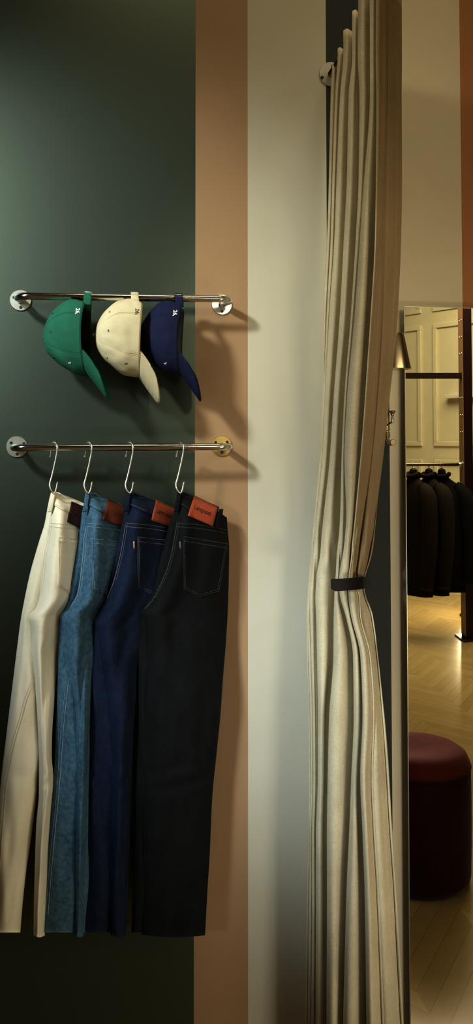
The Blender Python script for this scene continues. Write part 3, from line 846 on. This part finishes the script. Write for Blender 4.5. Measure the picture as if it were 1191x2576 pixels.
# square post turned so two faces show
pd = (VF(1190, 0, RDp)-VF(1165, 0, RDp)).normalized(); pn = Vector((pd.y, -pd.x, 0))
if pn.dot(Vector((CAM.x, -CAM.y, 0))-foot) < 0: pn = -pn
def prism(bm, poly, z0, z1, mi=0):
    lo = [bm.verts.new((p.x, p.y, z0)) for p in poly]; hi = [bm.verts.new((p.x, p.y, z1)) for p in poly]
    for i in range(len(poly)):
        j = (i+1) % len(poly); bm.faces.new((lo[i], lo[j], hi[j], hi[i])).material_index = mi
    bm.faces.new(hi); bm.faces.new(lo[::-1]); bmesh.ops.recalc_face_normals(bm, faces=bm.faces)
A = VF(1168, 0, RDp-.05); B = VF(1190, 0, RDp-.03); Cc = B+(A-B).normalized()*0; 
A2 = VF(1157, 0, RDp+.07); B2 = VF(1179, 0, RDp+.09)
bm = bmesh.new(); prism(bm, [A, B, B2, A2], 0.012, 2.95); po = mk('post', bm, M['post'], rk, smooth=False)
bm = bmesh.new()
e = (A-A2); nn = Vector((e.y, -e.x, 0)).normalized()
if nn.dot(A-B) < 0: nn = -nn
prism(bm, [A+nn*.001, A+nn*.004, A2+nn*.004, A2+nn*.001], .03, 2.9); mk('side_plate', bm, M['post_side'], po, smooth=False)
for py in (805, 847, 889, 1001, 1044, 1087):
    for f in (.3, .75):
        c = A2.lerp(A, f)+nn*.004; z = 1.6+(1110-py)*RDp/F
        bm = bmesh.new(); lathe(bm, [(.008, 0), (.007, .003), (.0001, .004)], (c.x, c.y, z), nn, 12); mk('bolt', bm, M['flange'], po)
bm = bmesh.new()
fcn = (A+B+A2+B2)/4
prism(bm, [fcn+(A-fcn)*2.1, fcn+(B-fcn)*2.1, fcn+(B2-fcn)*2.1, fcn+(A2-fcn)*2.1], 0, .012); mk('foot_plate', bm, M['bar_dark'], rk, smooth=False)
def vline(bm, x0, x1, z, dep0, dep1, r, seg=14): tube(bm, [VF(x0, z, dep0), VF((x0+x1)/2, z, (dep0+dep1)/2), VF(x1, z, dep1)], r, seg)
zc = 1.6+(1110-945)*RDp/F
bm = bmesh.new()
a, b = VF(880, 0, RDp), VF(1163, 0, RDp); dd = (b-a).normalized(); n2 = Vector((dd.y, -dd.x, 0))*.022
prism(bm, [a-n2, b-n2, b+n2, a+n2], zc-.023, zc+.023); mk('crossbar', bm, M['bar_dark'], rk, smooth=False)
zr_ = 1.6+(1110-1168)*RDp/F
bm = bmesh.new(); vline(bm, 880, 1163, zr_, RDp, RDp, .0125); mk('hanging_rail', bm, M['rail_back'], rk)
bm = bmesh.new(); lathe(bm, [(.028, 0), (.028, .006), (.018, .01), (.016, .03)], VF(1163, zr_, RDp), -dd, 20); mk('rail_bracket', bm, M['flange'], rk)
# far post of the same rack (outside what the mirror shows from here)
fp = VF(880, 0, RDp)
bm = bmesh.new(); box(bm, (fp.x-.035, fp.y-.035, 0), (fp.x+.035, fp.y+.035, 2.95)); mk('post', bm, M['post'], rk, smooth=False)

# coats: neck column, depth, material, half width left/right in px, hem height px
def make_coat(label, nx, dep, mat, topy, hemy, sh, wl, wr, tilt):
    f = RDp/dep
    zt_ = 1.6+(1110-topy)*dep/F; zh = 1.6+(1110-hemy)*dep/F; k = dep/F
    neck = VF(nx, zt_, dep); ax = (VF(nx+10, 0, dep)-VF(nx, 0, dep)).normalized(); ay = Vector((-ax.y, ax.x, 0))
    ax2 = ax*math.cos(tilt)+ay*math.sin(tilt); ay2 = Vector((-ax2.y, ax2.x, 0))
    c = thing('coat', label, 'coat', (neck.x, neck.y, zh), 'dark coats on the rack in the mirror')
    H_ = zt_-zh
    prof = [(0, .05, .05), (.03, .085, .06), (.07, .15, .075), (.12, .205, .095), (.2, .225, .115), (.4, .215, .125), (.6, .22, .13), (.8, .235, .135), (1, .245, .14)]
    rows = []
    for i in range(33):
        t = i/32; w = lerp_tab([(p[0], p[1]) for p in prof], t); d = lerp_tab([(p[0], p[2]) for p in prof], t)
        rw = []
        for j in range(40):
            th = 2*math.pi*j/40; wr_ = 1+.03*math.sin(th*7+t*4)*t
            rw.append(Vector((neck.x, neck.y, zt_-t*H_))+ax2*(w*math.cos(th)*wr_*.8)+ay2*(d*.62*math.sin(th)*wr_))
        rows.append(rw)
    bm = bmesh.new(); vs = grid(bm, rows, closed_u=True); cap_ring(bm, vs[0]); cap_ring(bm, vs[-1]); bmesh.ops.recalc_face_normals(bm, faces=bm.faces)
    mk('coat_body', bm, mat, c)
    for sgn in (-1, 1):
        pth = [Vector((neck.x, neck.y, 0))+ax2*sgn*x+ay2*y+Vector((0, 0, zt_-H_*t)) for x, y, t in ((.10, 0, .09), (.165, 0, .15), (.20, .01, .28), (.215, .02, .45), (.222, .03, .62), (.212, .045, .80), (.205, .05, .93))]
        bm = bmesh.new(); tube(bm, cr(pth, 5), [.045+.022*min(1, i/6)-.014*max(0, (i-8)/22) for i in range(31)], 18); mk('sleeve', bm, mat, c)
    bm = bmesh.new()
    tube(bm, cr([Vector((neck.x, neck.y, zt_+.015))+ax2*(.058*math.cos(R(a)))+ay2*(.05*math.sin(R(a)))-Vector((0, 0, .02*abs(math.sin(R(a))))) for a in range(0, 360, 30)]+[Vector((neck.x, neck.y, zt_+.015))+ax2*.058], 3), .018, 10, caps=False)
    mk('collar', bm, mat, c)
    hz = zr_
    hg = thing('coat_hanger', label.split(',')[0].replace('coat', 'coat hanger').replace('long ', '') if 0 else ('black hanger holding the ' + label), 'hanger', (neck.x, neck.y, zt_), 'black hangers on the rack in the mirror')
    bm = bmesh.new(); tube(bm, cr([Vector((neck.x, neck.y, zt_+.02))+ax2*x+Vector((0, 0, z)) for x, z in ((-.12, -.11), (-.07, -.07), (0, -.03), (.07, -.07), (.12, -.11))], 4), .011, 10); mk('shoulder_bar', bm, M['hanger'], hg)
    bm = bmesh.new(); lathe(bm, [(.0001, 0), (.03, .008), (.034, .03), (.028, .05), (.012, .06), (.0001, .062)], (neck.x, neck.y, zt_+.0), 'Z', 20); mk('hanger_neck', bm, M['hanger'], hg)
    rp = VF(nx-5, zr_, RDp); top = Vector((neck.x, neck.y, zt_+.06))
    bm = bmesh.new()
    pts = [top, top.lerp(rp, .5)+ax*.012, Vector((rp.x, rp.y, hz-.02))+ax*.01, Vector((rp.x, rp.y, hz+.004))+pn*.016, Vector((rp.x, rp.y, hz+.0165)), Vector((rp.x, rp.y, hz+.002))-pn*.016]
    tube(bm, cr(pts, 5), .0025, 8); mk('wire_hook', bm, M['wire'], hg)
make_coat('dark brown coat nearest the left edge of the mirror', 1040, 6.97, M['coat_brown'], 1196, 1490, 0, 40, 40, R(62))
make_coat('dark olive coat hanging between the brown and the black coats', 1079, 7.0, M['coat_olive'], 1196, 1487, 0, 40, 40, R(60))
make_coat('long black coat beside the rack post in the mirror', 1111, 7.03, M['coat_black'], 1196, 1482, 0, 40, 40, R(18))

# low glowing floor lamp behind the rack
lp = VF(1169, 0, 7.9)
fl = thing('floor_lamp', 'small glowing lamp low on the floor behind the rack post, throwing a bright streak', 'lamp', lp)
bm = bmesh.new(); lathe(bm, [(.06, 0), (.06, .02), (.012, .025), (.012, .20)], lp, 'Z', 24); mk('base', bm, M['bar_dark'], fl)
bm = bmesh.new(); lathe(bm, [(.045, .20), (.048, .22), (.048, .62), (.045, .64)], lp, 'Z', 28); mk('lamp_shade', bm, M['glow'], fl)

# ------------------------------------------------------------------ wall sconce
sx_, sd = 993, -.115
c0 = P(sx_, 928, sd); c1 = P(sx_, 839, sd); k_ = (P(sx_+10, 900, sd)-P(sx_, 900, sd)).length/10
sn = thing('wall_sconce', 'small polished nickel sconce half hidden behind the curtain edge', 'wall lamp', P(sx_, 885, 0))
hgt = (c1-c0).length
bm = bmesh.new(); lathe(bm, [(40*k_, 0), (24.5*k_, hgt*.93), (22*k_, hgt*.985), (18*k_, hgt), (.0001, hgt+.001)], c0, 'Z', 56); mk('lamp_shade', bm, M['nickel'], sn, solid=.0012)
bm = bmesh.new(); tube(bm, cr([P(sx_-4, 900, -.003), P(sx_-4, 900, -.04), c0+Vector((0, .01, hgt*.2)), c0+Vector((0, 0, hgt*.5))], 6), .005, 12); mk('arm', bm, M['nickel'], sn)
bm = bmesh.new(); lathe(bm, [(.030, 0), (.030, .005), (.026, .008), (.0001, .009)], P(sx_-4, 900, 0), 'Y', 36); mk('back_plate', bm, M['nickel'], sn)
bm = bmesh.new(); lathe(bm, [(.0001, 0), (.018, .012), (.022, .03), (.012, .05), (.0001, .052)], c0+Vector((0, 0, .012)), 'Z', 20); mk('bulb', bm, M['plaster'], sn)

# ------------------------------------------------------------------ coat hook
hk = thing('coat_hook', 'brass double coat hook beside the curtain with a flared top knob', 'coat hook', P(974, 1080, 0))
bm = bmesh.new(); box(bm, (P(969, 1080, 0).x, -.005, P(974, 1112, 0).z), (P(978, 1080, 0).x, -.0002, P(974, 1045, 0).z)); mk('back_plate', bm, M['nickel'], hk, smooth=False, bevel=.002)
bm = bmesh.new(); tube(bm, cr([P(974, 1072, -.004), P(977, 1069, -.02), P(982, 1064, -.034), P(987, 1062, -.04), P(988, 1054, -.04), P(988, 1044, -.04)], 6), .0026, 12)
mk('upper_arm', bm, M['nickel'], hk)
tp = P(988, 1046, -.04)
bm = bmesh.new(); lathe(bm, [(.0028, 0), (.0042, .002), (.0040, .004), (.0075, .010), (.0082, .0118), (.0075, .013), (.0001, .0135)], tp, 'Z', 28); mk('flared_knob', bm, M['nickel'], hk)
bm = bmesh.new(); tube(bm, cr([P(974, 1088, -.004), P(973, 1100, -.02), P(975, 1113, -.032), P(981, 1119, -.042), P(986, 1116, -.048), P(988, 1113, -.05)], 6), .003, 12); mk('lower_arm', bm, M['nickel'], hk)
bm = bmesh.new(); lathe(bm, [(.0001, 0), (.0055, .001), (.0080, .004), (.0080, .006), (.0070, .0078), (.0001, .0080)], P(988, 1113, -.05), (-.05, -1, 0), 28); mk('round_knob', bm, M['nickel'], hk)
bm = bmesh.new(); rc = P(975, 1095, -.03); tube(bm, [rc+Vector((.0068*math.cos(R(i*15)), -.002*math.sin(R(i*30)), .0125*math.sin(R(i*15)))) for i in range(25)], .0011, 8, caps=False); mk('ring', bm, M['nickel'], hk)

# ------------------------------------------------------------------ lights
def area(name, loc, target, sx, sy, e, c, spread=None):
    l = bpy.data.lights.new(name, 'AREA'); l.shape = 'RECTANGLE'; l.size = sx; l.size_y = sy; l.energy = e; l.color = c
    if spread: l.spread = R(spread)
    o = bpy.data.objects.new(name, l); COL.objects.link(o); o.location = loc
    o.rotation_euler = (Vector(target)-Vector(loc)).to_track_quat('-Z', 'Y').to_euler(); return o
def spot(name, loc, target, e, c, ang, blend, rad):
    l = bpy.data.lights.new(name, 'SPOT'); l.energy = e; l.color = c; l.spot_size = R(ang); l.spot_blend = blend; l.shadow_soft_size = rad
    o = bpy.data.objects.new(name, l); COL.objects.link(o); o.location = loc
    o.rotation_euler = (Vector(target)-Vector(loc)).to_track_quat('-Z', 'Y').to_euler(); return o
K = P(330, 950, 0)+Vector((-1.5, -2.0, 1.60))
spot('key_spot', (-1.4, -1.75, 2.97), P(195, 850, 0), 325, (.94, 1.0, .93), 38, 1.0, .13)
spot('left_glow', (-.95, -1.0, 2.05), P(-60, 860, 0), 34, (.86, 1.0, .94), 46, 1.0, .2)
spot('side_spot', (-1.5, -2.0, 2.7), P(650, 1250, 0), 40, (1.0, .95, .86), 17, 1.0, .13)
spot('cool_beam', (-1.5, -2.3, 1.7), P(825, 1780, 0), 350, (.82, .95, 1.0), 22, 1.0, .22)
area('warm_wash', (.55, -1.0, 3.82), (.55, 0, 2.1), 1.3, .35, 4.6, (1.0, .82, .52), 100)
spot('curtain_spot', (.85, -3.2, 2.5), P(930, 760, -.4), 105, (1.0, .88, .62), 15, 1.0, .2)
spot('curtain_top_spot', (-1.0, -2.2, 2.7), P(880, 430, -.3), 95, (1.0, .90, .64), 25, 1.0, .2)
spot('right_spot', (1.12, -2.4, 2.4), P(1090, 900, 0), 36, (1.0, .82, .54), 22, 1.0, .2)
area('front_fill', (1.15, -1.7, .9), (1.0, 0, .75), .3, .3, 4.2, (1.0, .93, .80), 110)
area('back_ceiling', (3.0, -4.4, 3.7), (3.4, -5, 0), 2.4, 2.4, 170, (1.0, .88, .60))
w = bpy.data.worlds.new('world'); sc.world = w; w.use_nodes = True
w.node_tree.nodes['Background'].inputs[0].default_value = (1, .85, .6, 1); w.node_tree.nodes['Background'].inputs[1].default_value = .03
